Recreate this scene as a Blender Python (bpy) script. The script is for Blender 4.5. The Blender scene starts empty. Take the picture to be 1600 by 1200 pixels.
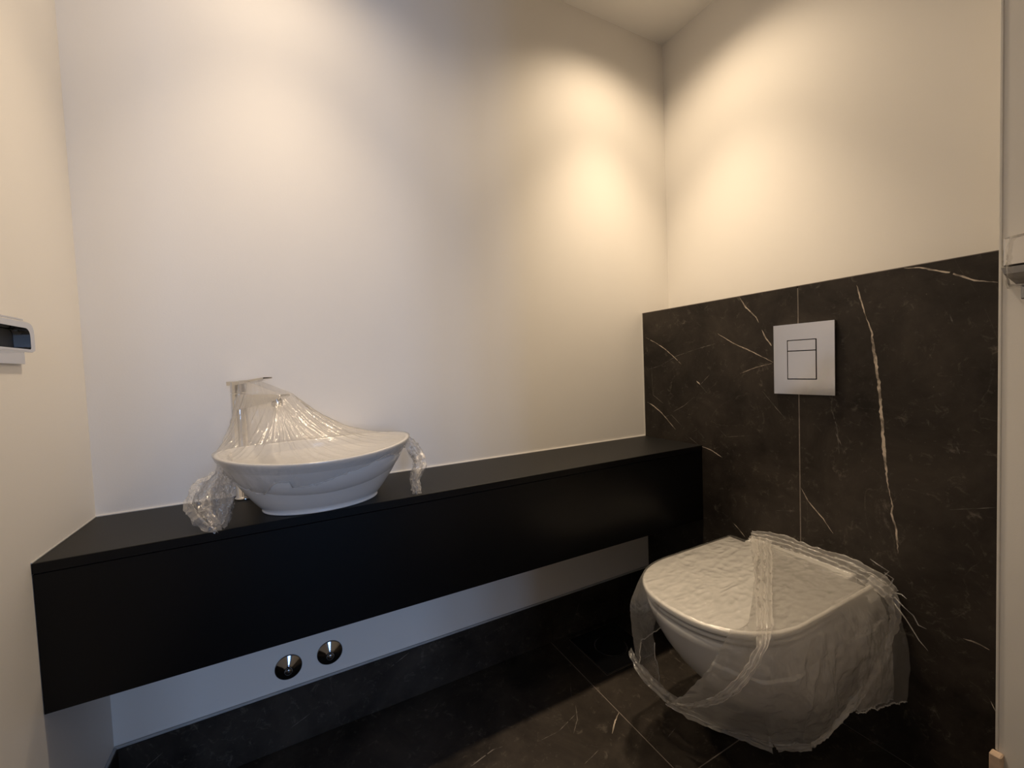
import bpy, bmesh, math, random
from mathutils import Vector, Matrix, noise
random.seed(7)
scene = bpy.context.scene
PI = math.pi

# ------------------------------------------------------------------ camera
W = 1.696; WP = 1.850; H = 2.315; ZV = 0.703; ZVB = 0.435; DV = 0.274
CAM = Vector((0.4115, -1.2918, 1.0078))
yaw, pitch, roll, fpx = 0.4805, 0.0402, -0.0390, 661.2
fw = Vector((math.sin(yaw)*math.cos(pitch), math.cos(yaw)*math.cos(pitch), -math.sin(pitch)))
rt = Vector((math.cos(yaw), -math.sin(yaw), 0)); up = rt.cross(fw)
r2 = math.cos(roll)*rt + math.sin(roll)*up; u2 = -math.sin(roll)*rt + math.cos(roll)*up
cam_d = bpy.data.cameras.new('camera'); cam = bpy.data.objects.new('camera', cam_d)
scene.collection.objects.link(cam)
cam.matrix_world = Matrix(((r2.x, u2.x, -fw.x, CAM.x), (r2.y, u2.y, -fw.y, CAM.y), (r2.z, u2.z, -fw.z, CAM.z), (0, 0, 0, 1)))
cam_d.sensor_width = 36; cam_d.lens = fpx/1600*36; cam_d.clip_start = 0.02
scene.camera = cam

# ------------------------------------------------------------------ world, lights, exposure
scene.view_settings.view_transform = 'Standard'; scene.view_settings.look = 'None'
scene.view_settings.gamma = 1; scene.view_settings.use_curve_mapping = False
scene.view_settings.exposure = 0.0
world = bpy.data.worlds.new('world'); scene.world = world; world.use_nodes = True
bg = world.node_tree.nodes['Background']; bg.inputs[0].default_value = (0.55, 0.72, 1, 1); bg.inputs[1].default_value = 0.15

def spot(name, loc, energy, color, size=2.5, blend=0.75, rad=0.045, aim=None):
    l = bpy.data.lights.new(name, 'SPOT'); l.energy = energy; l.color = color
    l.spot_size = size; l.spot_blend = blend; l.shadow_soft_size = rad
    o = bpy.data.objects.new(name, l); o.location = loc; scene.collection.objects.link(o)
    return o
WARM = (1.0, 0.785, 0.54)
LAMPS = [(1.49, -0.33), (0.40, -0.345)]
spot('downlight_lamp', (*LAMPS[0], H-0.022), 16.5, WARM)
spot('downlight_beam', (*LAMPS[0], H-0.024), 58, WARM, size=1.35, blend=0.9)
spot('downlight_lamp', (*LAMPS[1], H-0.022), 13, WARM)
spot('downlight_beam', (*LAMPS[1], H-0.024), 36, WARM, size=1.35, blend=0.9)
def area(name, loc, rot, sx, sy, energy, color):
    l = bpy.data.lights.new(name, 'AREA'); l.shape = 'RECTANGLE'; l.size = sx; l.size_y = sy
    l.energy = energy; l.color = color
    o = bpy.data.objects.new(name, l); o.location = loc; o.rotation_euler = rot; scene.collection.objects.link(o)
    return o
# daylight entering through the three panes of the window at the end of the hall
WINX = [(0.20, 0.40), (0.46, 0.66), (0.72, 0.92)]
for a, b in WINX:
    area('window_daylight', ((a+b)/2, -4.03, 1.45), (PI/2, 0, 0), b-a-0.01, 1.48, 10.5, (0.36, 0.58, 1.0))

# ------------------------------------------------------------------ materials
def mat(name, col=(0.8, 0.8, 0.8), rough=0.5, metal=0.0, bump=0.0, bscale=50.0, var=0.0, vscale=5.0, coat=0.0, rvar=0.0):
    m = bpy.data.materials.new(name); m.use_nodes = True
    nt = m.node_tree; b = nt.nodes['Principled BSDF']
    b.inputs['Base Color'].default_value = (*col, 1); b.inputs['Roughness'].default_value = rough
    b.inputs['Metallic'].default_value = metal; b.inputs['Coat Weight'].default_value = coat
    tc = nt.nodes.new('ShaderNodeTexCoord')
    if var:
        n = nt.nodes.new('ShaderNodeTexNoise'); n.inputs['Scale'].default_value = vscale; n.inputs['Detail'].default_value = 6
        nt.links.new(tc.outputs['Object'], n.inputs['Vector'])
        r = nt.nodes.new('ShaderNodeMapRange'); r.inputs['From Min'].default_value = .3; r.inputs['From Max'].default_value = .7
        r.inputs['To Min'].default_value = 1-var; r.inputs['To Max'].default_value = 1+var
        nt.links.new(n.outputs['Fac'], r.inputs['Value'])
        mx = nt.nodes.new('ShaderNodeVectorMath'); mx.operation = 'SCALE'; mx.inputs[0].default_value = col
        nt.links.new(r.outputs[0], mx.inputs['Scale']); nt.links.new(mx.outputs[0], b.inputs['Base Color'])
    if bump:
        n = nt.nodes.new('ShaderNodeTexNoise'); n.inputs['Scale'].default_value = bscale; n.inputs['Detail'].default_value = 4
        nt.links.new(tc.outputs['Object'], n.inputs['Vector'])
        bp = nt.nodes.new('ShaderNodeBump'); bp.inputs['Strength'].default_value = bump; bp.inputs['Distance'].default_value = 0.001
        nt.links.new(n.outputs['Fac'], bp.inputs['Height']); nt.links.new(bp.outputs[0], b.inputs['Normal'])
    return m

M = {}
M['paint'] = mat('white_wall_paint', (0.86, 0.83, 0.785), 0.62, bump=0.12, bscale=260, var=0.012, vscale=3)
M['ceil'] = mat('ceiling_paint', (0.87, 0.85, 0.82), 0.8, bump=0.08, bscale=200)
M['caulk'] = mat('caulk', (0.72, 0.70, 0.66), 0.5, var=0.05, vscale=30)
M['grout'] = mat('grout', (0.22, 0.19, 0.165), 0.8, var=0.2, vscale=60)
M['grey_caulk'] = mat('grey_caulk', (0.42, 0.42, 0.42), 0.6, var=0.1, vscale=30)
M['black_board'] = mat('black_laminate', (0.0035, 0.0034, 0.0038), 0.30, bump=0.06, bscale=500)
M['black_board'].node_tree.nodes['Principled BSDF'].inputs['Specular IOR Level'].default_value = .22
M['black_top'] = mat('black_worktop', (0.006, 0.0056, 0.0052), 0.5, bump=0.15, bscale=600)
M['black_top'].node_tree.nodes['Principled BSDF'].inputs['Specular IOR Level'].default_value = .32
M['ceramic'] = mat('white_ceramic', (0.80, 0.79, 0.77), 0.17, coat=0.0, var=0.008, vscale=4)
M['seat'] = mat('white_seat_plastic', (0.80, 0.785, 0.75), 0.16, var=0.008, vscale=4)
M['chrome'] = mat('chrome', (0.72, 0.71, 0.70), 0.07, 1.0, var=0.02, vscale=8)
M['satin_chrome'] = mat('satin_chrome', (0.66, 0.645, 0.63), 0.13, 1.0, var=0.02, vscale=8)
M['dark_chrome'] = mat('dark_chrome', (0.30, 0.30, 0.31), 0.09, 1.0, var=0.03, vscale=20)
M['dark'] = mat('dark_gap', (0.012, 0.012, 0.012), 0.6, var=0.1)
M['black_gloss'] = mat('black_gloss_steel', (0.045, 0.045, 0.048), 0.12, 0.6, var=0.1, vscale=20)
M['hall'] = mat('hall_plaster', (0.62, 0.61, 0.60), 0.8, var=0.02)
M['hall_floor'] = mat('dark_hall_floor', (0.05, 0.045, 0.04), 0.45, var=0.1)
M['wood_end'] = mat('raw_plaster_edge', (0.62, 0.47, 0.35), 0.85, var=0.1, vscale=60)
M['mark'] = mat('grey_print', (0.06, 0.06, 0.07), 0.5, var=0.05)

def marble():
    m = bpy.data.materials.new('black_marble_tile'); m.use_nodes = True
    nt = m.node_tree; L = nt.links; N = nt.nodes; b = N['Principled BSDF']
    g = N.new('ShaderNodeNewGeometry')
    def nz(scale, detail=8, rough=.6, dist=0.0):
        n = N.new('ShaderNodeTexNoise'); n.inputs['Scale'].default_value = scale; n.inputs['Detail'].default_value = detail
        n.inputs['Roughness'].default_value = rough; n.inputs['Distortion'].default_value = dist
        L.new(g.outputs['Position'], n.inputs['Vector']); return n
    n1 = nz(4.5, 10, .68, .4); n2 = nz(38, 8, .75, .6); n3 = nz(170, 4, .6)
    r1 = N.new('ShaderNodeValToRGB'); e = r1.color_ramp.elements
    e[0].position = .36; e[0].color = (0.017, 0.0138, 0.0115, 1); e[1].position = .68; e[1].color = (0.058, 0.048, 0.039, 1)
    L.new(n1.outputs['Fac'], r1.inputs['Fac'])
    r2 = N.new('ShaderNodeValToRGB'); e = r2.color_ramp.elements
    e[0].position = .57; e[0].color = (0, 0, 0, 1); e[1].position = .78; e[1].color = (0.10, 0.088, 0.074, 1)
    L.new(n2.outputs['Fac'], r2.inputs['Fac'])
    add = N.new('ShaderNodeMix'); add.data_type = 'RGBA'; add.blend_type = 'ADD'; add.inputs['Factor'].default_value = 1
    L.new(r1.outputs[0], add.inputs['A']); L.new(r2.outputs[0], add.inputs['B'])
    # pale pinprick flecks
    r3 = N.new('ShaderNodeValToRGB'); e = r3.color_ramp.elements
    e[0].position = .71; e[0].color = (0, 0, 0, 1); e[1].position = .78; e[1].color = (0.16, 0.14, 0.12, 1)
    L.new(n3.outputs['Fac'], r3.inputs['Fac'])
    add2 = N.new('ShaderNodeMix'); add2.data_type = 'RGBA'; add2.blend_type = 'ADD'; add2.inputs['Factor'].default_value = 1
    L.new(add.outputs['Result'], add2.inputs['A']); L.new(r3.outputs[0], add2.inputs['B'])
    # faint hairline veining
    nv = nz(2.6, 5, .55, 1.2)
    ma = N.new('ShaderNodeMath'); ma.operation = 'SUBTRACT'; ma.inputs[1].default_value = .5; L.new(nv.outputs['Fac'], ma.inputs[0])
    mb = N.new('ShaderNodeMath'); mb.operation = 'ABSOLUTE'; L.new(ma.outputs[0], mb.inputs[0])
    r4 = N.new('ShaderNodeValToRGB'); e = r4.color_ramp.elements
    e[0].position = 0.0; e[0].color = (0.055, 0.047, 0.04, 1); e[1].position = .006; e[1].color = (0, 0, 0, 1)
    L.new(mb.outputs[0], r4.inputs['Fac'])
    mv = N.new('ShaderNodeMix'); mv.data_type = 'RGBA'; mv.blend_type = 'MULTIPLY'; mv.inputs['Factor'].default_value = 1
    sc = N.new('ShaderNodeValToRGB'); sc.color_ramp.elements[0].position = .45; sc.color_ramp.elements[1].position = .62
    L.new(n2.outputs['Fac'], sc.inputs['Fac']); L.new(r4.outputs[0], mv.inputs['A']); L.new(sc.outputs[0], mv.inputs['B'])
    add3 = N.new('ShaderNodeMix'); add3.data_type = 'RGBA'; add3.blend_type = 'ADD'; add3.inputs['Factor'].default_value = 1
    L.new(add2.outputs['Result'], add3.inputs['A']); L.new(mv.outputs['Result'], add3.inputs['B'])
    L.new(add3.outputs['Result'], b.inputs['Base Color'])
    mr = N.new('ShaderNodeMapRange'); mr.inputs['To Min'].default_value = .38; mr.inputs['To Max'].default_value = .58
    L.new(n2.outputs['Fac'], mr.inputs['Value']); L.new(mr.outputs[0], b.inputs['Roughness'])
    bp = N.new('ShaderNodeBump'); bp.inputs['Strength'].default_value = .25; bp.inputs['Distance'].default_value = .001
    L.new(n2.outputs['Fac'], bp.inputs['Height']); L.new(bp.outputs[0], b.inputs['Normal'])
    b.inputs['Specular IOR Level'].default_value = .2
    return m
M['marble'] = marble()
def vein_mat(name, c0, c1):
    m = mat(name, c0, .5); nt = m.node_tree; N = nt.nodes; L = nt.links
    g = N.new('ShaderNodeNewGeometry'); n = N.new('ShaderNodeTexNoise'); n.inputs['Scale'].default_value = 55; n.inputs['Detail'].default_value = 5
    L.new(g.outputs['Position'], n.inputs['Vector'])
    r = N.new('ShaderNodeValToRGB'); r.color_ramp.elements[0].position = .38; r.color_ramp.elements[1].position = .58
    r.color_ramp.elements[0].color = (*c0, 1); r.color_ramp.elements[1].color = (*c1, 1)
    L.new(n.outputs['Fac'], r.inputs['Fac']); L.new(r.outputs[0], N['Principled BSDF'].inputs['Base Color'])
    return m
M['vein'] = vein_mat('marble_vein_pale', (0.20, 0.165, 0.13), (0.62, 0.53, 0.43))
M['vein_faint'] = vein_mat('marble_vein_faint', (0.035, 0.03, 0.026), (0.16, 0.14, 0.12))

def film_mat(name, body=0.10, edge=0.30, gloss=1.0, tint=(0.93, 0.90, 0.86), bscale=70, bstr=.35, stretch=(1, 1, 1), rough=.14, trans=.3):
    m = bpy.data.materials.new(name); m.use_nodes = True
    nt = m.node_tree; N = nt.nodes; L = nt.links
    out = N['Material Output']; N.remove(N['Principled BSDF'])
    g = N.new('ShaderNodeNewGeometry')
    n = N.new('ShaderNodeTexNoise'); n.inputs['Scale'].default_value = bscale; n.inputs['Detail'].default_value = 5; n.inputs['Roughness'].default_value = .6
    n.inputs['Distortion'].default_value = 1.5
    mp = N.new('ShaderNodeMapping'); mp.inputs['Scale'].default_value = stretch; mp.inputs['Rotation'].default_value = (0, 0, .45 if stretch[0] != 1 else 0)
    L.new(g.outputs['Position'], mp.inputs['Vector']); L.new(mp.outputs[0], n.inputs['Vector'])
    bp = N.new('ShaderNodeBump'); bp.inputs['Strength'].default_value = bstr; bp.inputs['Distance'].default_value = .002
    L.new(n.outputs['Fac'], bp.inputs['Height'])
    tr = N.new('ShaderNodeBsdfTransparent'); tr.inputs[0].default_value = (.985, .98, .975, 1)
    df = N.new('ShaderNodeBsdfDiffuse'); df.inputs[0].default_value = (*tint, 1); L.new(bp.outputs[0], df.inputs['Normal'])
    tl = N.new('ShaderNodeBsdfTranslucent'); tl.inputs[0].default_value = (*tint, 1)
    dm = N.new('ShaderNodeMixShader'); dm.inputs[0].default_value = trans; L.new(df.outputs[0], dm.inputs[1]); L.new(tl.outputs[0], dm.inputs[2])
    lw = N.new('ShaderNodeLayerWeight'); lw.inputs['Blend'].default_value = .35
    mr = N.new('ShaderNodeMapRange'); mr.inputs['To Min'].default_value = body; mr.inputs['To Max'].default_value = edge
    L.new(lw.outputs['Facing'], mr.inputs['Value'])
    m1 = N.new('ShaderNodeMixShader'); L.new(mr.outputs[0], m1.inputs[0]); L.new(tr.outputs[0], m1.inputs[1]); L.new(dm.outputs[0], m1.inputs[2])
    gl = N.new('ShaderNodeBsdfGlossy'); gl.inputs['Roughness'].default_value = rough; L.new(bp.outputs[0], gl.inputs['Normal'])
    lw2 = N.new('ShaderNodeLayerWeight'); lw2.inputs['Blend'].default_value = .5
    pw_ = N.new('ShaderNodeMath'); pw_.operation = 'POWER'; pw_.inputs[1].default_value = 4; L.new(lw2.outputs['Facing'], pw_.inputs[0])
    ps_ = N.new('ShaderNodeMath'); ps_.operation = 'MULTIPLY'; ps_.inputs[1].default_value = .55; L.new(pw_.outputs[0], ps_.inputs[0])
    mg = N.new('ShaderNodeMath'); mg.operation = 'MULTIPLY'; mg.inputs[1].default_value = gloss; mg.use_clamp = True
    ad = N.new('ShaderNodeMath'); ad.operation = 'ADD'; ad.inputs[1].default_value = .08
    L.new(ps_.outputs[0], ad.inputs[0]); L.new(ad.outputs[0], mg.inputs[0])
    m2 = N.new('ShaderNodeMixShader'); L.new(mg.outputs[0], m2.inputs[0]); L.new(m1.outputs[0], m2.inputs[1]); L.new(gl.outputs[0], m2.inputs[2])
    L.new(m2.outputs[0], out.inputs['Surface'])
    return m
M['film'] = film_mat('clear_plastic_film', .11, .36, 1.5, bstr=.6)
M['film_hem'] = film_mat('rolled_film_edge', .45, .8, 1.0, tint=(.97,.95,.92))
M['film_dense'] = film_mat('crumpled_plastic_film', .18, .60, 2.2, bstr=.9)
M['film_lid'] = film_mat('lid_plastic_film', .05, .18, 2.4, tint=(.97,.94,.9), bscale=60, bstr=1.0, stretch=(.3, 1.3, 1), rough=.10)
M['film_wc'] = film_mat('loose_plastic_film', .34, .68, 1.5, tint=(.97,.94,.89), bscale=60, bstr=.8, trans=.5)

# ------------------------------------------------------------------ helpers
COL = scene.collection
def tag(o, label=None, cat=None, group=None, kind=None):
    if label: o['label'] = label
    if cat: o['category'] = cat
    if group: o['group'] = group
    if kind: o['kind'] = kind
    return o
def obj(name, bm, m, parent=None, smooth=False, mats=None):
    me = bpy.data.meshes.new(name); bm.normal_update(); bm.to_mesh(me); bm.free()
    for k in (mats or [m]): me.materials.append(k)
    if smooth:
        for p in me.polygons: p.use_smooth = True
    o = bpy.data.objects.new(name, me); COL.objects.link(o)
    if parent is not None:
        o.parent = parent
        o.matrix_parent_inverse = parent.matrix_world.inverted()
    return o
def empty(name, loc, label, cat, group=None):
    o = bpy.data.objects.new(name, None); o.location = loc; o.empty_display_size = .05; COL.objects.link(o)
    bpy.context.view_layer.update()
    return tag(o, label, cat, group)
def box(bm, a, b, bev=0.0, seg=1):
    g = bmesh.ops.create_cube(bm, size=1)
    vs = g['verts']
    for v in vs:
        v.co = Vector(((a[0]+b[0])/2+v.co.x*(b[0]-a[0]), (a[1]+b[1])/2+v.co.y*(b[1]-a[1]), (a[2]+b[2])/2+v.co.z*(b[2]-a[2])))
    if bev:
        es = list({e for v in vs for e in v.link_edges})
        bmesh.ops.bevel(bm, geom=es, offset=bev, segments=seg, affect='EDGES', profile=.5)
    return bm
def boxo(name, a, b, m, parent=None, bev=0.0, seg=1):
    return obj(name, box(bmesh.new(), a, b, bev, seg), m, parent)
def lathe(bm, prof, n, mtx):
    rings = []
    for r, z in prof:
        rings.append([bm.verts.new(mtx @ Vector((r*math.cos(2*PI*i/n), r*math.sin(2*PI*i/n), z))) for i in range(n)])
    for a, b in zip(rings, rings[1:]):
        for i in range(n):
            bm.faces.new((a[i], a[(i+1) % n], b[(i+1) % n], b[i]))
    if prof[0][0] > 1e-6: bm.faces.new(list(reversed(rings[0])))
    if prof[-1][0] > 1e-6: bm.faces.new(rings[-1])
    return bm
def tube(bm, pts, rads, n=6):
    pts = [Vector(p) for p in pts]; rings = []
    for i, p in enumerate(pts):
        d = (pts[min(i+1, len(pts)-1)]-pts[max(i-1, 0)]).normalized()
        a = d.orthogonal().normalized(); b = d.cross(a)
        r = rads[i] if isinstance(rads, (list, tuple)) else rads
        rings.append([bm.verts.new(p+r*(math.cos(2*PI*k/n)*a+math.sin(2*PI*k/n)*b)) for k in range(n)])
    for a, b in zip(rings, rings[1:]):
        for k in range(n): bm.faces.new((a[k], a[(k+1) % n], b[(k+1) % n], b[k]))
    bm.faces.new(list(reversed(rings[0]))); bm.faces.new(rings[-1])
    return bm
def loft(bm, rings, cap0=True, cap1=True):
    vr = [[bm.verts.new(p) for p in r] for r in rings]; n = len(vr[0])
    for a, b in zip(vr, vr[1:]):
        for i in range(n): bm.faces.new((a[i], a[(i+1) % n], b[(i+1) % n], b[i]))
    if cap0: bm.faces.new(list(reversed(vr[0])))
    if cap1: bm.faces.new(vr[-1])
    return vr
def grid(bm, rows):
    vr = [[bm.verts.new(p) for p in r] for r in rows]
    for a, b in zip(vr, vr[1:]):
        for i in range(len(a)-1): bm.faces.new((a[i], a[i+1], b[i+1], b[i]))
    return vr
def sstep(a, b, x):
    t = max(0, min(1, (x-a)/(b-a))); return t*t*(3-2*t)
def nz(x, y=0.0, z=0.0): return noise.noise(Vector((x, y, z)))
def ridge(x, y=0.0, z=0.0): return 1-2*abs(noise.noise(Vector((x, y, z))))

def veins(bm, lines, mapf, mi, seed=0):
    """thin inlaid vein ribbons lying 0.15 mm proud of a tile face; lines: (points, half width, material index)"""
    rnd = random.Random(seed)
    for pts, w, mi in lines:
        P = [Vector((p[0], p[1])) for p in pts]
        fine = []
        for a, b in zip(P, P[1:]):
            k = max(2, int((b-a).length/.006))
            for i in range(k): fine.append(a.lerp(b, i/k))
        fine.append(P[-1]); n = len(fine)
        prev = None
        for i, p in enumerate(fine):
            d = (fine[min(i+1, n-1)]-fine[max(i-1, 0)]).normalized(); nn = Vector((-d.y, d.x))
            taper = min(1, .15+4*min(i, n-1-i)/n)
            ww = w*taper*(.7+.5*rnd.random()); p2 = p+nn*w*.7*(rnd.random()-.5)
            cur = (bm.verts.new(mapf(*(p2+nn*ww))), bm.verts.new(mapf(*(p2-nn*ww))))
            if prev and rnd.random() > .015:
                f = bm.faces.new((prev[0], cur[0], cur[1], prev[1])); f.material_index = mi
            prev = cur
TM = [M['marble'], M['vein'], M['vein_faint']]

# ------------------------------------------------------------------ room shell
FY = -1.55
def struct(name, bm, m): return tag(obj(name, bm, m), kind='structure')
struct('wall_back', box(bmesh.new(), (-.12, 0, 0), (WP+.12, .12, H+.02)), M['paint'])
wl = struct('wall_left', box(bmesh.new(), (-.12, FY-.12, 0), (0, 0, H+.02)), M['paint'])
struct('wall_right', box(bmesh.new(), (WP, -.990, 0), (WP+.12, 0, H+.02)), M['paint'])
struct('ceiling', box(bmesh.new(), (-.12, FY-.12, H), (WP+.12, .12, H+.1)), M['ceil'])
# full-height return wall at the right, nearly flush with the tiles
bm = box(bmesh.new(), (1.692, FY-.12, 0), (WP+.12, -.987, H+.02)); struct('wall_right_return', bm, M['paint'])
struct('trim_1', box(bmesh.new(), (1.6895, -.990, .16), (1.6935, -.9855, H), .001, 2), M['caulk'])
# front wall with the doorway the photograph was taken from
bm = bmesh.new()
box(bm, (-.12, FY-.12, 0), (.15, FY, H)); box(bm, (.83, FY-.12, 0), (WP, FY, H)); box(bm, (.15, FY-.12, 2.08), (.83, FY, H))
struct('wall_front', bm, M['paint'])
bm = bmesh.new()
box(bm, (.15, FY-.13, 0), (.18, FY+.012, 2.08), .002); box(bm, (.80, FY-.13, 0), (.83, FY+.012, 2.08), .002); box(bm, (.15, FY-.13, 2.05), (.83, FY+.012, 2.08), .002)
struct('door_1', bm, M['paint'])
# hall beyond the doorway
struct('hall_floor', box(bmesh.new(), (-1.2, -4.1, -.05), (2.6, FY-.12, 0)), M['hall_floor'])
bm = bmesh.new()
box(bm, (-1.3, -4.2, -.05), (-1.2, FY-.12, 2.6)); box(bm, (2.6, -4.2, -.05), (2.7, FY-.12, 2.6))
box(bm, (-1.3, FY-.12, 0), (-.12, FY-.02, 2.6)); box(bm, (WP, FY-.12, 0), (2.7, FY-.02, 2.6))
box(bm, (-1.3, -4.2, 2.6), (2.7, FY-.02, 2.7))
box(bm, (-1.2, -4.1, 0), (.14, -4.0, 2.6)); box(bm, (.98, -4.1, 0), (2.6, -4.0, 2.6))
box(bm, (.14, -4.1, 0), (.98, -4.0, .68)); box(bm, (.14, -4.1, 2.22), (.98, -4.0, 2.6))
struct('wall_hall', bm, M['hall'])
bm = bmesh.new()
for x in (.14, .40, .66, .92): box(bm, (x, -4.08, .68), (x+.06, -4.0, 2.22))
struct('window_1', bm, M['hall'])

# floor: mortar bed and tiles
fl = struct('floor', box(bmesh.new(), (-.12, FY-.12, -.05), (WP, .02, -.0007)), M['grout'])
g = .0012
FT = {(0.0, 1.2, -.595, 0.0): [
        ([(1.199, -.369), (1.17, -.386), (1.135, -.413)], .0016, 1),
        ([(1.107, -.285), (1.08, -.33), (1.044, -.361)], .0009, 2),
        ([(.76, -.31), (.802, -.301), (.833, -.295), (.858, -.299)], .0014, 2),
        ([(.723, -.095), (.755, -.07)], .0009, 2), ([(.947, -.334), (1.012, -.335), (1.101, -.307)], .0009, 2),
        ([(1.016, -.447), (1.072, -.434)], .0009, 2), ([(1.145, -.205), (1.114, -.254)], .0009, 2),
        ([(.55, -.40), (.62, -.33), (.70, -.31)], .001, 2)],
      (1.2, W+.02, -.595, 0.0): [([(1.298, -.486), (1.254, -.497)], .0009, 2)],
      (0.0, 1.2, -1.19, -.595): [([(.4, -.8), (.7, -.95), (.9, -.9)], .0015, 1)],
      (1.2, W+.02, -1.19, -.595): [([(1.3, -.7), (1.45, -.78)], .0012, 2)],
      (0.0, 1.2, FY-.1, -1.19): [], (1.2, W+.02, FY-.1, -1.19): []}
for (x0, x1, y0, y1), vl in FT.items():
    bm = bmesh.new()
    if x0 > 1 and y1 == 0:      # tile cut round the floor drain
        for a, b in (((x0+g, y0+g), (x1-g, -.240)), ((x0+g, -.240), (1.265, y1-g)), ((1.477, -.240), (x1-g, y1-g)), ((1.265, -.028), (1.477, y1-g))):
            box(bm, (a[0], a[1], -.01), (b[0], b[1], 0))
    else:
        box(bm, (x0+g, y0+g, -.01), (x1-g, y1-g, 0), .0006)
    veins(bm, vl, lambda x, y: Vector((x, y, .00015)), 1, 3)
    obj('tile', bm, None, fl, mats=TM)

# tiled cistern wall, half height
bm = box(bmesh.new(), (1.7062, -.987, 0), (WP, 0, 1.196))
ct = struct('wall_cistern', bm, M['paint'])
boxo('grout_bed', (1.6968, -.987, 0), (1.7062, 0, 1.2), M['grout'], ct)
VW1 = [([(-.018, 1.106), (-.066, 1.083), (-.113, 1.056), (-.160, 1.02), (-.193, .992)], .0012, 1),
       ([(-.422, 1.205), (-.446, 1.166), (-.478, 1.131), (-.486, 1.115)], .0018, 1),
       ([(-.495, 1.091), (-.508, 1.064), (-.528, 1.036)], .0018, 1),
       ([(-.344, 1.093), (-.402, 1.056), (-.46, 1.028), (-.529, .991)], .0014, 1),
       ([(-.422, .958), (-.475, .977), (-.525, .988)], .0009, 1),
       ([(-.015, .844), (-.05, .83), (-.092, .804), (-.125, .775), (-.157, .747)], .0018, 1),
       ([(-.048, .895), (-.05, .873), (-.1, .843)], .0010, 2), ([(-.048, .895), (-.044, .99)], .0008, 2),
       ([(-.256, .932), (-.271, .919)], .0024, 1), ([(-.271, .919), (-.31, .955)], .0008, 2), ([(-.271, .919), (-.298, .89)], .0009, 2),
       ([(-.261, .701), (-.311, .691), (-.354, .672)], .0014, 1), ([(-.2, .735), (-.261, .701)], .0008, 2),
       ([(-.147, .813), (-.2, .84), (-.244, .874)], .0010, 2), ([(-.53, .541), (-.594, .557)], .0008, 2),
       ([(-.494, .904), (-.53, .86), (-.563, .822)], .0009, 2), ([(-.264, 1.047), (-.334, 1.06)], .0010, 2),
       ([(-.02, .975), (-.09, .99), (-.171, 1.025), (-.264, 1.047)], .0007, 2), ([(-.39, .457), (-.41, .442), (-.429, .424)], .0011, 1),
       ([(-.10, .79), (-.14, .80), (-.19, .76)], .0008, 2), ([(-.33, .78), (-.37, .745), (-.45, .76)], .0007, 2)]
VW2 = [([(-.741, 1.181), (-.751, 1.135), (-.760, 1.10)], .0016, 1),
       ([(-.760, 1.10), (-.771, 1.065), (-.777, 1.003), (-.786, .929), (-.79, .862), (-.795, .77), (-.802, .691), (-.807, .656)], .0032, 1),
       ([(-.807, .656), (-.812, .632), (-.809, .613), (-.819, .579), (-.822, .518)], .0018, 1),
       ([(-.834, 1.203), (-.862, 1.198), (-.912, 1.176), (-.95, 1.152), (-.983, 1.141)], .0017, 1),
       ([(-.602, .629), (-.621, .594), (-.659, .555), (-.683, .521)], .0013, 1),
       ([(-.913, .652), (-.984, .677)], .0008, 2), ([(-.682, .86), (-.694, .815), (-.699, .742)], .0012, 2), ([(-.69, .80), (-.705, .765)], .0012, 2),
       ([(-.935, .37), (-.955, .372), (-.975, .368)], .0016, 1), ([(-.977, .257), (-.985, .238)], .0010, 1),
       ([(-.924, .796), (-.928, .78)], .0022, 2), ([(-.912, 1.086), (-.918, 1.064)], .0012, 2)]
for (y0, y1), vl, sd in (((-.5993, 0), VW1, 1), ((-.987, -.5993), VW2, 2)):
    bm = box(bmesh.new(), (W, y0+.0016, .0015), (W+.008, y1-.0016, 1.2045), .0005)
    veins(bm, vl, lambda y, z: Vector((W-.00015, y, z)), 1, sd)
    obj('tile', bm, None, ct, mats=TM)
obj('tile', box(bmesh.new(), (W+.0085, -.987, 1.1965), (WP-.0005, -.0005, 1.2045), .0005), M['marble'], ct)
# caulk lines
struct('trim_2', box(bmesh.new(), (W-.0015, -.003, ZV), (W+.009, -.0004, 1.2048)), M['caulk'])
struct('trim_3', box(bmesh.new(), (W, -.987, 1.2046), (W+.008, 0, 1.2062)), M['grout'])
# raw edge where the plaster meets the floor at the corner
struct('trim_4', box(bmesh.new(), (1.672, -.998, 0), (1.6925, -.9805, .158), .002, 1), M['wood_end'])

# skirting of marble tiles under a bead of grey caulk
bb = tag(boxo('baseboard_back', (0, -.0065, .1525), (W, 0, .1590), M['grey_caulk'], None, .002, 2), kind='structure')
for x0, x1 in ((0.0085, 1.2015), (1.2030, W-.0005)):
    bm = box(bmesh.new(), (x0, -.0095, .0012), (x1, -.0005, .1525), .0006)
    veins(bm, [([(x0+.02, .02), (x0+.05, .09), (x0+.08, .11)], .0012, 2), ([(x0+.62, .12), (x0+.68, .145)], .0012, 2), ([(x0+.35, .05), (x0+.4, .07)], .0008, 2)] if x0 < 1 else [([(1.30, .04), (1.33, .11)], .0008, 2)],
          lambda x, z: Vector((x, -.00965, z)), 1, 5)
    obj('tile', bm, None, bb, mats=TM)
bl = tag(boxo('baseboard_left', (0, FY, .1525), (.0065, -.0065, .1590), M['grey_caulk'], None, .002, 2), kind='structure')
obj('tile', box(bmesh.new(), (.0005, FY, .0012), (.0085, -.0005, .1525), .0006), M['marble'], bl)

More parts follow.
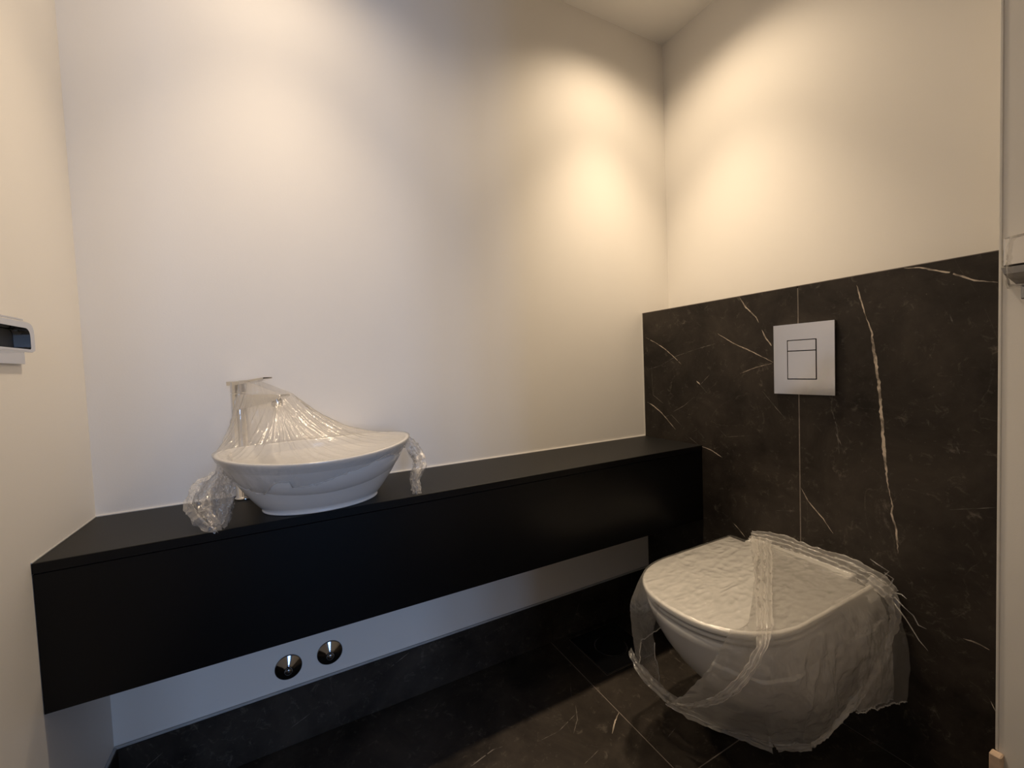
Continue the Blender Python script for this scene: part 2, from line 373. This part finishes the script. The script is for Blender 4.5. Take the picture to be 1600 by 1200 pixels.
# ------------------------------------------------------------------ vanity shelf
v = empty('floating_vanity', (W/2, -DV/2, ZVB), 'long black wall-hung vanity shelf spanning the back wall', 'vanity')
boxo('edge_strip', (.0006, -DV, ZV-.0185), (W-.0006, -DV+.0012, ZV-.0004), M['black_board'], v, .0004, 1)
boxo('worktop', (.0006, -DV+.0013, ZV-.019), (W-.0006, -.0006, ZV), M['black_top'], v, .0006, 1)
boxo('front_panel', (.0006, -DV+.0008, ZVB), (W-.0006, -DV+.019, ZV-.0198), M['black_board'], v, .0008, 1)
boxo('bottom_panel', (.0006, -DV+.0195, ZVB), (W-.0006, -.0006, ZVB+.018), M['black_board'], v)
struct('trim_5', box(bmesh.new(), (0, -.003, ZV), (W, -.0002, ZV+.0022)), M['caulk'])
struct('trim_6', box(bmesh.new(), (.0002, -DV, ZV), (.002, -.003, ZV+.0016)), M['grey_caulk'])

# ------------------------------------------------------------------ basin
BX, BY = .4641, -.1815
def ell(a, b, z, n=96, amp=0.0):
    return [Vector((BX+a*math.cos(t), BY+b*math.sin(t), z+amp*math.cos(2*t))) for t in (2*PI*i/n for i in range(n))]
basin = empty('vessel_basin', (BX, BY, ZV), 'white oval ceramic vessel basin standing on the black vanity shelf', 'basin')
RZ = .838; RA = .2085; RB = .1765; AMP = .0066
bm = bmesh.new(); rings = []
rings.append(ell(.1255, .0905, ZV+.0006)); rings.append(ell(.1270, .092, ZV+.002)); rings.append(ell(.1262, .0915, ZV+.0042)); rings.append(ell(.1235, .0895, ZV+.0055))
for k in range(1, 13):
    t = k/12; s = t**.86
    rings.append(ell(.1235+(RA-.1235)*s, .0895+(RB-.0895)*s, ZV+.0055+(RZ-ZV-.0105)*t, amp=AMP*t*t))
rings.append(ell(RA+.0006, RB+.0006, RZ-.0018, amp=AMP)); rings.append(ell(RA-.0014, RB-.0014, RZ, amp=AMP))
rings.append(ell(RA-.006, RB-.006, RZ, amp=AMP)); rings.append(ell(RA-.0082, RB-.0082, RZ-.003, amp=AMP))
for k in range(1, 13):
    t = k/12; a = math.cos(t*PI/2); s = .14+.86*a**.75
    rings.append(ell((RA-.009)*s, (RB-.009)*s, RZ-.003-(RZ-ZV-.030)*math.sin(t*PI/2)**1.1, amp=AMP*(1-t)))
loft(bm, rings)
obj('bowl', bm, M['ceramic'], basin, smooth=True)
bm = bmesh.new(); lathe(bm, [(.031, 0), (.0315, .002), (.029, .004), (.012, .0055), (.0001, .0055)], 32, Matrix.Translation((BX, BY, ZV+.0275)))
obj('drain_plug', bm, M['chrome'], basin, smooth=True)

# ------------------------------------------------------------------ tap
TX, TY = .294, -.036; A0 = math.radians(-42)
tap = empty('basin_tap', (TX, TY, ZV), 'tall chrome mixer tap with flat lever standing left of the basin', 'tap')
TMX = Matrix.Translation((TX, TY, ZV)) @ Matrix.Rotation(A0, 4, 'Z')
bm = bmesh.new(); lathe(bm, [(.023, .0005), (.023, .004), (.0195, .007), (.018, .008), (.018, .264), (.0176, .266)], 32, TMX)
obj('tap_body', bm, M['chrome'], tap, smooth=True)
bm = bmesh.new()
def sec(x, w, z0, z1): return [TMX @ Vector(p) for p in ((x, -w, z0), (x, w, z0), (x, w*1.02, z0+(z1-z0)*.55), (x, w*.86, z1), (x, -w*.86, z1), (x, -w*1.02, z0+(z1-z0)*.55))]
loft(bm, [sec(.006, .0168, .226, .263), sec(.05, .0168, .232, .2625), sec(.09, .0165, .239, .262), sec(.122, .0163, .246, .2615), sec(.138, .0158, .2555, .2608)])
obj('spout', bm, M['chrome'], tap)
bm = bmesh.new(); lathe(bm, [(.0115, -.009), (.0125, -.007), (.0125, .008), (.011, .009)], 24, TMX @ Matrix.Translation((.115, 0, .240)) @ Matrix.Rotation(.25, 4, 'Y'))
obj('aerator', bm, M['chrome'], tap, smooth=True)
bm = bmesh.new(); lathe(bm, [(.0177, .2675), (.018, .269), (.018, .292), (.0175, .294)], 32, TMX)
loft(bm, [[TMX @ Vector(p) for p in ((x, -w, z0), (x, w, z0), (x, w, z1), (x, -w, z1))] for x, w, z0, z1 in ((-.018, .0172, .286, .2955), (.015, .0172, .287, .296), (.05, .016, .2925, .2985), (.090, .0135, .300, .3030))])
obj('lever', bm, M['chrome'], tap)

# ------------------------------------------------------------------ crumpled film helper
def crumple(bm, spine, widths, side, n_len=60, n_wid=26, amp=.010, seed=0.0, freq=60, fold=3.0, thick=.012):
    """a gathered, crumpled length of film: a pleated sheet folded about a spine"""
    P = [Vector(p) for p in spine]; side = Vector(side).normalized(); rows = []
    for i in range(n_len+1):
        u = i/n_len*(len(P)-1); k = min(int(u), len(P)-2); f = u-k
        # Catmull-Rom
        p0, p1, p2, p3 = P[max(k-1, 0)], P[k], P[k+1], P[min(k+2, len(P)-1)]
        c = .5*((2*p1)+(p2-p0)*f+(2*p0-5*p1+4*p2-p3)*f*f+(3*p1-p0-3*p2+p3)*f**3)
        w = widths[k]+(widths[k+1]-widths[k])*f
        d = (p2-p1).normalized(); s = (side-d*side.dot(d)).normalized(); nrm = d.cross(s)
        row = []
        for j in range(n_wid+1):
            q = j/n_wid*2-1
            off = s*q*w*(1+.25*nz(i/n_len*5+seed, q*2, 7))
            z = thick*math.sin(q*PI*fold+seed+2.2*nz(i*.08, seed))*(w/.03)
            pt = c+off+nrm*z
            v3 = pt*freq
            pt = pt+nrm*amp*(ridge(v3.x+seed, v3.y, v3.z)*.6+.4*nz(v3.x*2.3, v3.y*2.3+seed, v3.z*2.3))+s*amp*.7*nz(v3.z+9, v3.x, v3.y+seed)+d*amp*.8*nz(v3.y+3, v3.z, v3.x+seed)
            row.append(pt)
        rows.append(row)
    grid(bm, rows)

# ------------------------------------------------------------------ film over basin and tap
wrapb = empty('plastic_wrap', (BX, BY, ZV+.1), 'clear plastic film draped from the tap over the white basin', 'plastic wrap')
TD = Vector((math.cos(A0), math.sin(A0), 0)); TN = Vector((-TD.y, TD.x, 0)); T0 = Vector((TX, TY, 0))
def apex(th):
    """where the tent touches the tap for the direction th seen from the basin centre"""
    r = Vector((BX+RA*math.cos(th), BY+RB*math.sin(th), 0)); rel = r-T0
    u = max(-.022, min(.137, rel.dot(TD)*.75)); w = max(-1, min(1, rel.dot(TN)/.05))
    z = ZV+.2975 if u < .04 else ZV+.2975-(u-.04)/.097*.034
    return T0+TD*u+TN*w*.0195+Vector((0, 0, z))
NC, NR, NH = 340, 70, 16
bm = bmesh.new(); rows = []
def hem(th):
    d = math.degrees(th) % 360
    f = .024+.016*math.sin(th*3+1)+.012*nz(th*4, 3)
    if 190 < d < 245: f += .045*sstep(190, 205, d)*(1-sstep(225, 245, d))
    if 250 < d < 330: f += .012
    return max(.012, f)
for r in range(NR+1):
    t = r/NR; row = []
    for c in range(NC):
        th = 2*PI*c/NC; a = apex(th)
        rim = Vector((BX+(RA+.0034)*math.cos(th), BY+(RB+.0034)*math.sin(th), RZ+AMP*math.cos(2*th)+.0016))
        if rim.y > -.0035: rim.y = -.0035
        L = (rim.xy-a.xy).length; k = 1.0+min(1.6, L/.11)
        p = a.lerp(rim, t); p.z = rim.z+(a.z-rim.z)*(1-t)**k
        env = math.sin(PI*min(1, t*1.05))**.7 if t < .95 else 0
        pl = ridge(th*3.0, t*.5, 1)*.4+max(0, ridge(th*7, t*.6, 4))**4*1.1+.5*max(0, ridge(th*15, t*1.2, 9))**5
        out = Vector((math.cos(th), math.sin(th), .55)).normalized()
        p += out*pl*.0052*env
        p += Vector((nz(p.x*45, p.y*45, p.z*45), nz(p.y*45, p.z*45, 5), nz(p.z*45, p.x*45, 8)))*.0020*env
        if p.y > -.003: p.y = -.003
        row.append(p)
    rows.append(row)
for r in range(1, NH+1):
    t = r/NH; row = []
    for c in range(NC):
        th = 2*PI*c/NC; h = hem(th)*t
        base_t = 1-h/(RZ-ZV); s = max(0, base_t)**.86
        a = .1235+(RA-.1235)*s+.0042+.006*t*abs(nz(th*5, 1)); b = .0895+(RB-.0895)*s+.0042+.006*t*abs(nz(th*5, 1))
        z = RZ+AMP*math.cos(2*th)-h
        wob = .0014*ridge(th*9, t*1.5)*t+.0004*nz(th*40, t*9)
        p = Vector((BX+(a+wob)*math.cos(th), BY+(b+wob)*math.sin(th), z+.002*nz(th*30, t*4)))
        if p.y > -.003: p.y = -.003
        row.append(p)
    rows.append(row)
vr = [[bm.verts.new(p) for p in r] for r in rows]
for a, b in zip(vr, vr[1:]):
    for i in range(NC): bm.faces.new((a[i], a[(i+1) % NC], b[(i+1) % NC], b[i]))
obj('film_sheet', bm, M['film'], wrapb, smooth=True)
# rolled lower hem
bm = bmesh.new(); pts = [Vector(p)+Vector((0, 0, 0)) for p in rows[-1]]
seg = [pts[i % NC] for i in range(int(NC*.56), int(NC*.97))]
seg = [p+Vector((math.cos(i), math.sin(i*1.3), math.sin(i*.9)))*.0006 for i, p in enumerate(seg)]
tube(bm, seg, .0011, 5)
obj('film_hem', bm, M['film_hem'], wrapb, smooth=True)
# bunched tails at the two ends
for sp, wd, sd, seed, fo in (
    ([(.262, -.125, .838), (.262, -.150, .800), (.252, -.175, .775), (.245, -.205, .745), (.252, -.240, .722), (.268, -.272, .700)], [.012, .012, .034, .046, .036, .010], (.85, .35, -.15), 1.3, 2.6),
    ([(.268, -.120, .836), (.272, -.170, .790), (.262, -.215, .755), (.262, -.262, .712)], [.010, .016, .030, .014], (.9, -.2, .1), 5.1, 2.2),
    ([(.665, -.175, .838), (.681, -.172, .815), (.697, -.172, .785), (.702, -.180, .762), (.682, -.215, .733), (.677, -.245, .712), (.672, -.262, .700)], [.008, .022, .024, .022, .013, .014, .011], (.8, .5, .1), 2.7, 2.4),
    ([(.668, -.16, .836), (.692, -.168, .80), (.702, -.19, .766), (.680, -.22, .73), (.676, -.25, .708)], [.006, .016, .022, .012, .012], (.6, -.6, .3), 8.4, 2.0)):
    bm = bmesh.new(); crumple(bm, sp, wd, sd, 64, 34, .0065, seed, 75, fo, .009)
    obj('film_tail', bm, M['film_dense'], wrapb, smooth=False)

# ------------------------------------------------------------------ toilet
TCY = -.602
def dring(xf, hw, z, n=64, xb=W-.0008, p=2.25, fl=.20):
    """D-shaped section: straight back against the wall, superelliptic nose at x = xf"""
    pts = []; xs = min(xb-.01, xf+fl)
    for i in range(n+1):
        t = PI*i/n - PI/2
        c, s = math.cos(t), math.sin(t)
        pts.append(Vector((xs-(xs-xf)*abs(c)**(2/p), TCY+hw*math.copysign(abs(s)**(2/p), -s), z)))
    k = 8
    a, b = pts[-1], pts[0]
    e = [Vector((xs+(xb-xs)*j/k, a.y, z)) for j in range(1, k+1)]
    f = [Vector((xb-(xb-xs)*j/k, b.y, z)) for j in range(0, k)]
    mid = [Vector((xb, a.y+(b.y-a.y)*j/6, z)) for j in range(1, 6)]
    return pts+e+mid+f
wc = empty('wall_hung_toilet', (W, TCY, .08), 'white wall-hung toilet with closed lid on the black marble wall', 'toilet')
S = [(.075, 1.47, .085), (.085, 1.435, .098), (.11, 1.40, .108), (.15, 1.35, .122), (.20, 1.295, .138), (.25, 1.248, .154), (.30, 1.212, .169), (.34, 1.190, .178), (.37, 1.178, .183), (.386, 1.172, .186), (.394, 1.174, .185), (.398, 1.180, .181)]
bm = bmesh.new(); rr = []
for z, xf, hw in S:
    rr.append(dring(xf, hw, z, fl=.20 if z > .2 else .17))
loft(bm, rr)
obj('bowl', bm, M['ceramic'], wc, smooth=True)
def slab(name, xf, hw, z0, z1, xb, m, parent, r=.004):
    bm = bmesh.new()
    loft(bm, [dring(xf+r, hw-r, z0, xb=xb-r), dring(xf+r*.3, hw-r*.3, z0+r*.3, xb=xb-r*.3), dring(xf, hw, z0+r, xb=xb), dring(xf, hw, z1-r, xb=xb), dring(xf+r*.3, hw-r*.3, z1-r*.3, xb=xb-r*.3), dring(xf+r, hw-r, z1, xb=xb-r)])
    return obj(name, bm, m, parent, smooth=True)
slab('seat', 1.167, .1865, .4040, .4150, 1.630, M['seat'], wc)
slab('lid', 1.160, .189, .4205, .4345, 1.640, M['seat'], wc)
bm = bmesh.new(); box(bm, (1.643, TCY-.14, .4005), (1.690, TCY+.14, .436), .004, 2); obj('hinge', bm, M['seat'], wc)
# seat bumpers keep the gaps
for x, y in ((1.25, TCY-.1), (1.25, TCY+.1), (1.55, TCY-.15), (1.55, TCY+.15)):
    boxo('seat_bumper', (x-.01, y-.006, .3975), (x+.01, y+.006, .404), M['seat'], wc)
    boxo('lid_bumper', (x-.01, y-.006, .4145), (x+.01, y+.006, .4205), M['seat'], wc)
# short grey print on the bowl front
bm = bmesh.new()
k = 12; row0 = []; row1 = []
ra = dring(1.190, .178, .345); rb = dring(1.1875, .1788, .3475)
i0 = len([0 for _ in range(0)])
cand = sorted(range(len(ra)), key=lambda i: abs(ra[i].y+.545)+(0 if ra[i].x < 1.3 else 9))[:1][0]
idx = [cand-1, cand, cand+1]
o_ = Vector((-.0012, .0006, 0))
grid(bm, [[ra[i]+o_ for i in idx], [rb[i]+o_ for i in idx]])
obj('maker_mark', bm, M['mark'], wc)

# ------------------------------------------------------------------ film over the toilet
wrapt = empty('plastic_wrap', (1.4, TCY, .44), 'loose crumpled plastic film wrapped over the toilet lid and bowl', 'plastic wrap')
xb_ = 1.645; xs_ = 1.365; xf_ = 1.158; hw_ = .1905
L1 = xb_-xs_; LN = .50; LT = 2*L1+LN
def outline(s):
    d = s*LT
    if d < L1: return Vector((xb_-d, TCY+hw_, 0)), Vector((0, 1, 0))
    if d > L1+LN: return Vector((xs_+(d-L1-LN), TCY-hw_, 0)), Vector((0, -1, 0))
    t = PI/2-PI*(d-L1)/LN; c, q = math.cos(t), math.sin(t); p = 2.25
    P = Vector((xs_-(xs_-xf_)*abs(c)**(2/p), TCY+hw_*math.copysign(abs(q)**(2/p), q), 0))
    return P, Vector((-c, q*.9, 0)).normalized()
def interp(tab, s):
    for (s0, a), (s1, b) in zip(tab, tab[1:]):
        if s <= s1:
            f = max(0, min(1, (s-s0)/(s1-s0))); f = f*f*(3-2*f); return Vector(a).lerp(Vector(b), f)
    return Vector(tab[-1][1])
HEM = [(0, (1.64, -.39, .26)), (.15, (1.44, -.375, .22)), (.28, (1.27, -.400, .205)), (.36, (1.20, -.455, .195)), (.44, (1.195, -.515, .165)), (.52, (1.25, -.575, .125)), (.60, (1.30, -.640, .115)),
       (.67, (1.36, -.705, .108)), (.73, (1.42, -.740, .105)), (.80, (1.50, -.765, .120)), (.88, (1.58, -.785, .15)), (1.0, (1.66, -.815, .17))]
MID = [(0, (1.65, -.385, .36)), (.15, (1.44, -.375, .35)), (.28, (1.22, -.398, .345)), (.36, (1.145, -.455, .335)), (.44, (1.115, -.525, .31)), (.52, (1.12, -.61, .27)), (.60, (1.15, -.70, .255)),
       (.67, (1.22, -.775, .25)), (.73, (1.30, -.81, .26)), (.80, (1.40, -.825, .28)), (.88, (1.54, -.825, .30)), (1.0, (1.66, -.83, .32))]
ZL = .4362
def sheet(s0, s1, spine, nc, n1, n2, lift, seed, hemtab=HEM, midtab=MID, hemfix=None, amp=.007):
    rows = [[] for _ in range(n1+n2+1)]
    for c in range(nc+1):
        f = c/nc; s = s0+(s1-s0)*f
        O, N_ = outline(s); C = spine(s, O)
        Hm = interp(hemtab, s); Mi = interp(midtab, s)
        if hemfix: Hm, Mi = hemfix(s, f, Hm, Mi)
        for r in range(n1):
            t = r/n1; p = C.lerp(O, t)
            w = ridge(p.x*9+p.y*6, p.y*34-p.x*14, seed)*.0022+.0015*ridge(p.x*28+p.y*10, p.y*60-p.x*20, seed+3)+.0003*nz(p.x*120, p.y*120, seed)
            rows[r].append(Vector((p.x, p.y, ZL+lift+.0012+w*(1-.4*t))))
        O3 = Vector((O.x, O.y, ZL+lift-.001))+N_*.0012
        for r in range(n2+1):
            t = r/n2
            p = O3*(1-t)**2+(Mi+(Vector((0, 0, .03))))*2*t*(1-t)+Hm*t*t
            env = sstep(0, .35, t)*min(1, (Hm-O3).length/.12)
            fold = ridge(s*7+seed, t*.9, seed)*.7+ridge(s*15+t*1.5, t*1.6+seed, 2)*.3+.10*ridge(s*37, t*3, seed)
            p += N_*(fold-.35)*amp*env*(1.6 if t > .3 else 1)
            v3 = p*42
            p += Vector((nz(v3.x, v3.y, v3.z+seed), nz(v3.y, v3.z, v3.x+seed), nz(v3.z, v3.x, v3.y+seed)))*.003*env
            v3 = p*90
            p += N_*ridge(v3.x, v3.y, v3.z)*.0009*env
            if t > .9: p.z += .006*nz(s*60, seed)*(t-.9)*10*min(1, (Hm-O3).length/.12)
            p.x = min(p.x, W-.003)
            rows[n1+r].append(p)
    bm = bmesh.new(); grid(bm, rows); bm.faces.ensure_lookup_table()
    for i, f in enumerate(bm.faces): f.material_index = 0 if i//nc < n1-1 else 1
    return bm, rows[-1]
spA = lambda s, O: Vector((max(1.40, min(xb_, O.x+.02)), TCY-.02, 0))
HEMA = HEM[:4]+[(.40, (1.235, -.50, .150)), (.445, (1.165, -.555, .335)), (.49, (1.163, -.625, .424)), (.56, (1.19, -.69, .428)), (.76, (1.42, TCY-.191, .428))]
MIDA = MID[:4]+[(.40, (1.135, -.50, .32)), (.445, (1.145, -.55, .38)), (.49, (1.159, -.62, .402)), (.56, (1.185, -.69, .402)), (.76, (1.42, TCY-.193, .402))]
def hfA(s, f, Hm, Mi):
    O, N_ = outline(s); k = sstep(.43, .49, s)
    return Hm.lerp(Vector((O.x, O.y, .4315)), k), Mi.lerp(Vector((O.x, O.y, .404)), k)
bm, hemrow = sheet(0, 1, spA, 420, 60, 90, 0, 1.0, HEMA, MIDA, hemfix=hfA)
HEMROWS = [hemrow[:int(420*.44)]]
obj('film_sheet', bm, None, wrapt, smooth=True, mats=[M['film_lid'], M['film']])
def spB(s, O):
    f = max(0, min(1, (s-.60)/.40)); return Vector((1.235, -.742, 0)).lerp(Vector((1.655, -.505, 0)), f)
def hfB(s, f, Hm, Mi):
    k = sstep(0, .16, f)
    return Vector((1.20, -.545, .150)).lerp(Hm, k), Vector((1.15, -.70, .30)).lerp(Mi, k)
bm, hemrow = sheet(.60, 1.0, spB, 260, 60, 100, .0022, 5.5, hemfix=hfB, amp=.015)
obj('film_sheet', bm, None, wrapt, smooth=True, mats=[M['film_lid'], M['film_wc']])
# second layer of sheet B hanging looser at the wall side
MID2 = [(0, (1.45, -.83, .36)), (1, (1.45, -.83, .36))]
def hfC(s, f, Hm, Mi):
    a = Vector((1.53, -.80, .175)).lerp(Vector((1.688, -.835, .165)), f); b = Vector((1.54, -.83, .33)).lerp(Vector((1.690, -.865, .34)), f)
    return a, b
HEMROWS.append(hemrow)
bm, hemrow = sheet(.84, 1.0, lambda s, O: O+Vector((0, .01, 0)), 130, 6, 80, .001, 9.2, hemfix=hfC, amp=.008)
obj('film_flap', bm, None, wrapt, smooth=True, mats=[M['film'], M['film']])
HEMROWS.append(hemrow)
for hr in HEMROWS:
    bm = bmesh.new(); tube(bm, [p+Vector((math.cos(i), math.sin(i*1.3), math.sin(i*.9)))*.0008 for i, p in enumerate(hr)], .0013, 5)
    obj('film_hem', bm, M['film_hem'], wrapt, smooth=True)
# crumpled fold band crossing the lid, ridge along the hinge, gathered edges
BANDS = [
    ([(1.665, -.505, .452), (1.60, -.545, .444), (1.50, -.61, .443), (1.38, -.685, .443), (1.27, -.755, .441), (1.215, -.775, .405), (1.185, -.735, .32), (1.18, -.66, .24), (1.20, -.575, .17)], [.030, .026, .022, .018, .014, .009, .010, .009, .014], (.5, -.85, .1), 3.1, 3),
    ([(1.655, -.475, .455), (1.668, -.56, .462), (1.665, -.64, .462), (1.672, -.72, .458), (1.675, -.785, .445), (1.68, -.82, .42)], [.018, .022, .020, .024, .026, .020], (1, 0, .55), 6.6, 3),
    ([(1.650, -.780, .447), (1.665, -.815, .425), (1.668, -.826, .38), (1.655, -.822, .33), (1.62, -.815, .27), (1.57, -.800, .21), (1.49, -.785, .155), (1.42, -.765, .118), (1.36, -.72, .105)], [.024, .024, .020, .018, .014, .011, .012, .012, .014], (1, -.2, .1), 4.4, 2.5),
    ([(1.19, -.435, .23), (1.185, -.47, .205), (1.20, -.52, .172), (1.225, -.555, .150), (1.26, -.60, .125), (1.31, -.66, .113), (1.36, -.715, .105)], [.008, .012, .013, .013, .010, .010, .016], (.3, .3, 1), 7.7, 2),
]
for sp, wd, sd, seed, fo in BANDS:
    bm = bmesh.new(); crumple(bm, sp, wd, sd, 110, 30, .0055, seed, 60, fo, .0055)
    obj('film_fold', bm, M['film_wc'], wrapt, smooth=True)
# torn strands
for pts in ([(1.668, -.825, .42), (1.665, -.845, .405), (1.668, -.86, .392), (1.66, -.872, .378), (1.665, -.884, .374)],
            [(1.665, -.822, .41), (1.66, -.85, .38), (1.655, -.875, .345), (1.655, -.89, .33)],
            [(1.672, -.80, .455), (1.675, -.812, .475), (1.67, -.79, .487), (1.674, -.775, .492)],
            [(1.668, -.822, .43), (1.66, -.842, .436), (1.655, -.853, .432)],
            [(1.67, -.815, .44), (1.672, -.822, .462), (1.668, -.806, .472)]):
    bm = bmesh.new(); tube(bm, pts, [.0022]+[.0014]*(len(pts)-2)+[.0006], 5); obj('film_strand', bm, M['film_dense'], wrapt, smooth=True)

# ------------------------------------------------------------------ flush plate
fp = empty('flush_plate', (W, -.616, 1.0), 'square chrome dual-flush plate on the black marble wall above the toilet', 'flush plate')
y0, y1, z0, z1 = -.6955, -.5365, .8985, 1.0985
bm = bmesh.new(); X0 = W-.0105; hy0, hy1, hz0, hz1 = -.6525, -.5745, .9405, 1.0535
for a, b in (((y0, z0), (y1, hz0)), ((y0, hz1), (y1, z1)), ((y0, hz0), (hy0, hz1)), ((hy1, hz0), (y1, hz1))):
    box(bm, (X0, a[0], a[1]), (W-.0005, b[0], b[1]))
bmesh.ops.remove_doubles(bm, verts=bm.verts, dist=.00005)
obj('frame', bm, M['satin_chrome'], fp)
boxo('back_tray', (W-.002, hy0, hz0), (W-.0006, hy1, hz1), M['dark'], fp)
boxo('button', (X0-.0008, hy0+.0022, 1.0225), (W-.0022, hy1-.0022, hz1-.0022), M['satin_chrome'], fp, .0008, 2)
boxo('button', (X0-.0008, hy0+.0022, hz0+.0022), (W-.0022, hy1-.0022, 1.0208), M['satin_chrome'], fp, .0008, 2)

# ------------------------------------------------------------------ valve covers
for x, z, lab in ((.364, .215, 'round chrome valve cover under the vanity, the left one nearer the corner'), (.468, .219, 'round chrome valve cover under the vanity, the right one nearer the toilet')):
    c = empty('valve_cover', (x, 0, z), lab, 'valve cover', 'chrome valve covers under the vanity')
    mx = Matrix.Translation((x, -.0004, z)) @ Matrix.Rotation(PI/2, 4, 'X')
    bm = bmesh.new(); lathe(bm, [(.0335, 0), (.0335, .0022), (.0326, .0031), (.0321, .0035), (.0318, .00364), (.0130, .01222), (.0118, .01277), (.0112, .0133), (.0105, .0140), (.0001, .0140)], 48, mx)
    obj('rosette', bm, M['dark_chrome'], c, smooth=True)
    bm = bmesh.new(); lathe(bm, [(.0098, .0143), (.0098, .0205), (.0085, .0235), (.0055, .0252), (.0001, .0256)], 28, mx)
    obj('cap', bm, M['dark_chrome'], c, smooth=True)

# ------------------------------------------------------------------ floor drain
fd = empty('floor_drain', (1.371, -.134, 0), 'square black floor drain set in the floor tiles beside the skirting', 'drain')
bm = bmesh.new(); cx, cy, hs, R = 1.371, -.134, .1035, .058
n = 48; outer = []; inner = []
for i in range(n):
    t = 2*PI*i/n; c, s = math.cos(t), math.sin(t); k = hs/max(abs(c), abs(s))
    outer.append((cx+c*k, cy+s*k)); inner.append((cx+c*R, cy+s*R))
rings = [[Vector((x, y, -.006)) for x, y in outer], [Vector((x, y, .0010)) for x, y in outer], [Vector((x, y, .0018)) for x, y in [(cx+(a-cx)*.985, cy+(b-cy)*.985) for a, b in outer]], [Vector((x, y, .0018)) for x, y in inner], [Vector((x, y, -.004)) for x, y in inner]]
loft(bm, rings, False, False); obj('frame', bm, M['black_gloss'], fd)
bm = bmesh.new(); lathe(bm, [(.0550, -.004), (.0555, .0006), (.0545, .0020), (.050, .0016), (.0001, .0013)], 48, Matrix.Translation((cx, cy, 0)))
obj('grate_lid', bm, M['black_gloss'], fd, smooth=True)

# ------------------------------------------------------------------ left wall holder
th = empty('towel_holder', (0, -.40, 1.085), 'rounded chrome towel holder on the left wall near the frame edge', 'towel holder')
def rrect(x, ya, yb, za, zb, r, k=6):
    """outline in the YZ plane, rounded at its far (yb) corners"""
    pts = [Vector((x, ya, za)), Vector((x, ya, zb))]
    for i in range(k+1):
        t = PI/2*(1-i/k); pts.append(Vector((x, yb-r+r*math.cos(t), zb-r+r*math.sin(t))))
    for i in range(k+1):
        t = -PI/2*i/k; pts.append(Vector((x, yb-r*.3+r*.3*math.cos(t), za+r*.3+r*.3*math.sin(t))))
    return pts
loft(bm_ := bmesh.new(), [rrect(.0065, -.62, -.338, 1.060, 1.108, .016), rrect(.050, -.62, -.338, 1.060, 1.108, .016), rrect(.053, -.62, -.340, 1.062, 1.106, .015),
                          rrect(.053, -.62, -.352, 1.0645, 1.097, .012), rrect(.030, -.62, -.353, 1.065, 1.096, .012)], True, False)
obj('cover', bm_, M['chrome'], th, smooth=False)
loft(bm_ := bmesh.new(), [rrect(.0302, -.62, -.3535, 1.0655, 1.0955, .012), rrect(.034, -.62, -.3535, 1.0655, 1.0955, .012)]); obj('inner_panel', bm_, M['dark'], th)
boxo('wall_plate', (.0006, -.64, 1.045), (.006, -.25, 1.116), M['chrome'], th, .002, 2)
boxo('top_cap', (.0065, -.62, 1.1085), (.046, -.350, 1.1125), M['satin_chrome'], th, .0012, 2)

# ------------------------------------------------------------------ right wall holder in film
PX = 1.692
ph = empty('paper_holder', (PX, -1.03, 1.16), 'square chrome holder on the right wall at the frame edge, wrapped in film', 'paper holder')
boxo('upper_block', (PX-.050, -1.12, 1.1635), (PX-.0006, -1.002, 1.219), M['satin_chrome'], ph, .003, 2)
bm = bmesh.new()
loft(bm, [[Vector(p) for p in ((x0, y0, z), (x1, y0, z), (x1, y1, z), (x0, y1, z))] for z, x0, x1, y0, y1 in ((1.128, PX-.030, PX-.0006, -1.12, -1.016), (1.150, PX-.046, PX-.0006, -1.12, -1.003), (1.1625, PX-.050, PX-.0006, -1.12, -1.000))])
obj('lower_block', bm, M['satin_chrome'], ph)
boxo('stem', (PX-.026, -1.10, 1.100), (PX-.006, -1.020, 1.1278), M['dark_chrome'], ph, .002, 2)
pw = empty('plastic_wrap', (PX, -1.03, 1.16), 'crinkled clear film wrapped around the square holder on the right wall', 'plastic wrap')
bm = bmesh.new(); rows = []
for i in range(60):
    u = i/59; row = []
    for j in range(64):
        t = 2*PI*j/63; c, s = math.cos(t), math.sin(t); k = 1/max(abs(c), abs(s), .0001)**.8
        zc = 1.176-.004*u; ry = .064+.004*nz(u*3, t); rz = .052
        x = PX-.003-.058*u
        p = Vector((x, -1.060-.01*u+c*k*ry*(1-.10*u), zc+s*k*rz*(1-.12*u)))
        q = p*70
        p += Vector((0, c, s))*.0035*ridge(q.x, q.y, q.z)+Vector((nz(q.y, q.x, 1), 0, 0))*.003
        p.x = min(p.x, PX-.0015)
        row.append(p)
    rows.append(row)
grid(bm, rows); obj('film_sheet', bm, M['film'], pw, smooth=True)

# ------------------------------------------------------------------ ceiling downlights (just out of frame)
for i, (x, y) in enumerate(LAMPS):
    d = empty('ceiling_downlight', (x, y, H), ('round recessed ceiling downlight above the toilet side', 'round recessed ceiling downlight above the basin side')[i], 'ceiling light', 'recessed ceiling downlights')
    bm = bmesh.new(); lathe(bm, [(.047, -.0005), (.047, -.003), (.036, -.006), (.034, -.0005)], 40, Matrix.Translation((x, y, H)))
    obj('trim_ring', bm, M['satin_chrome'], d, smooth=True)
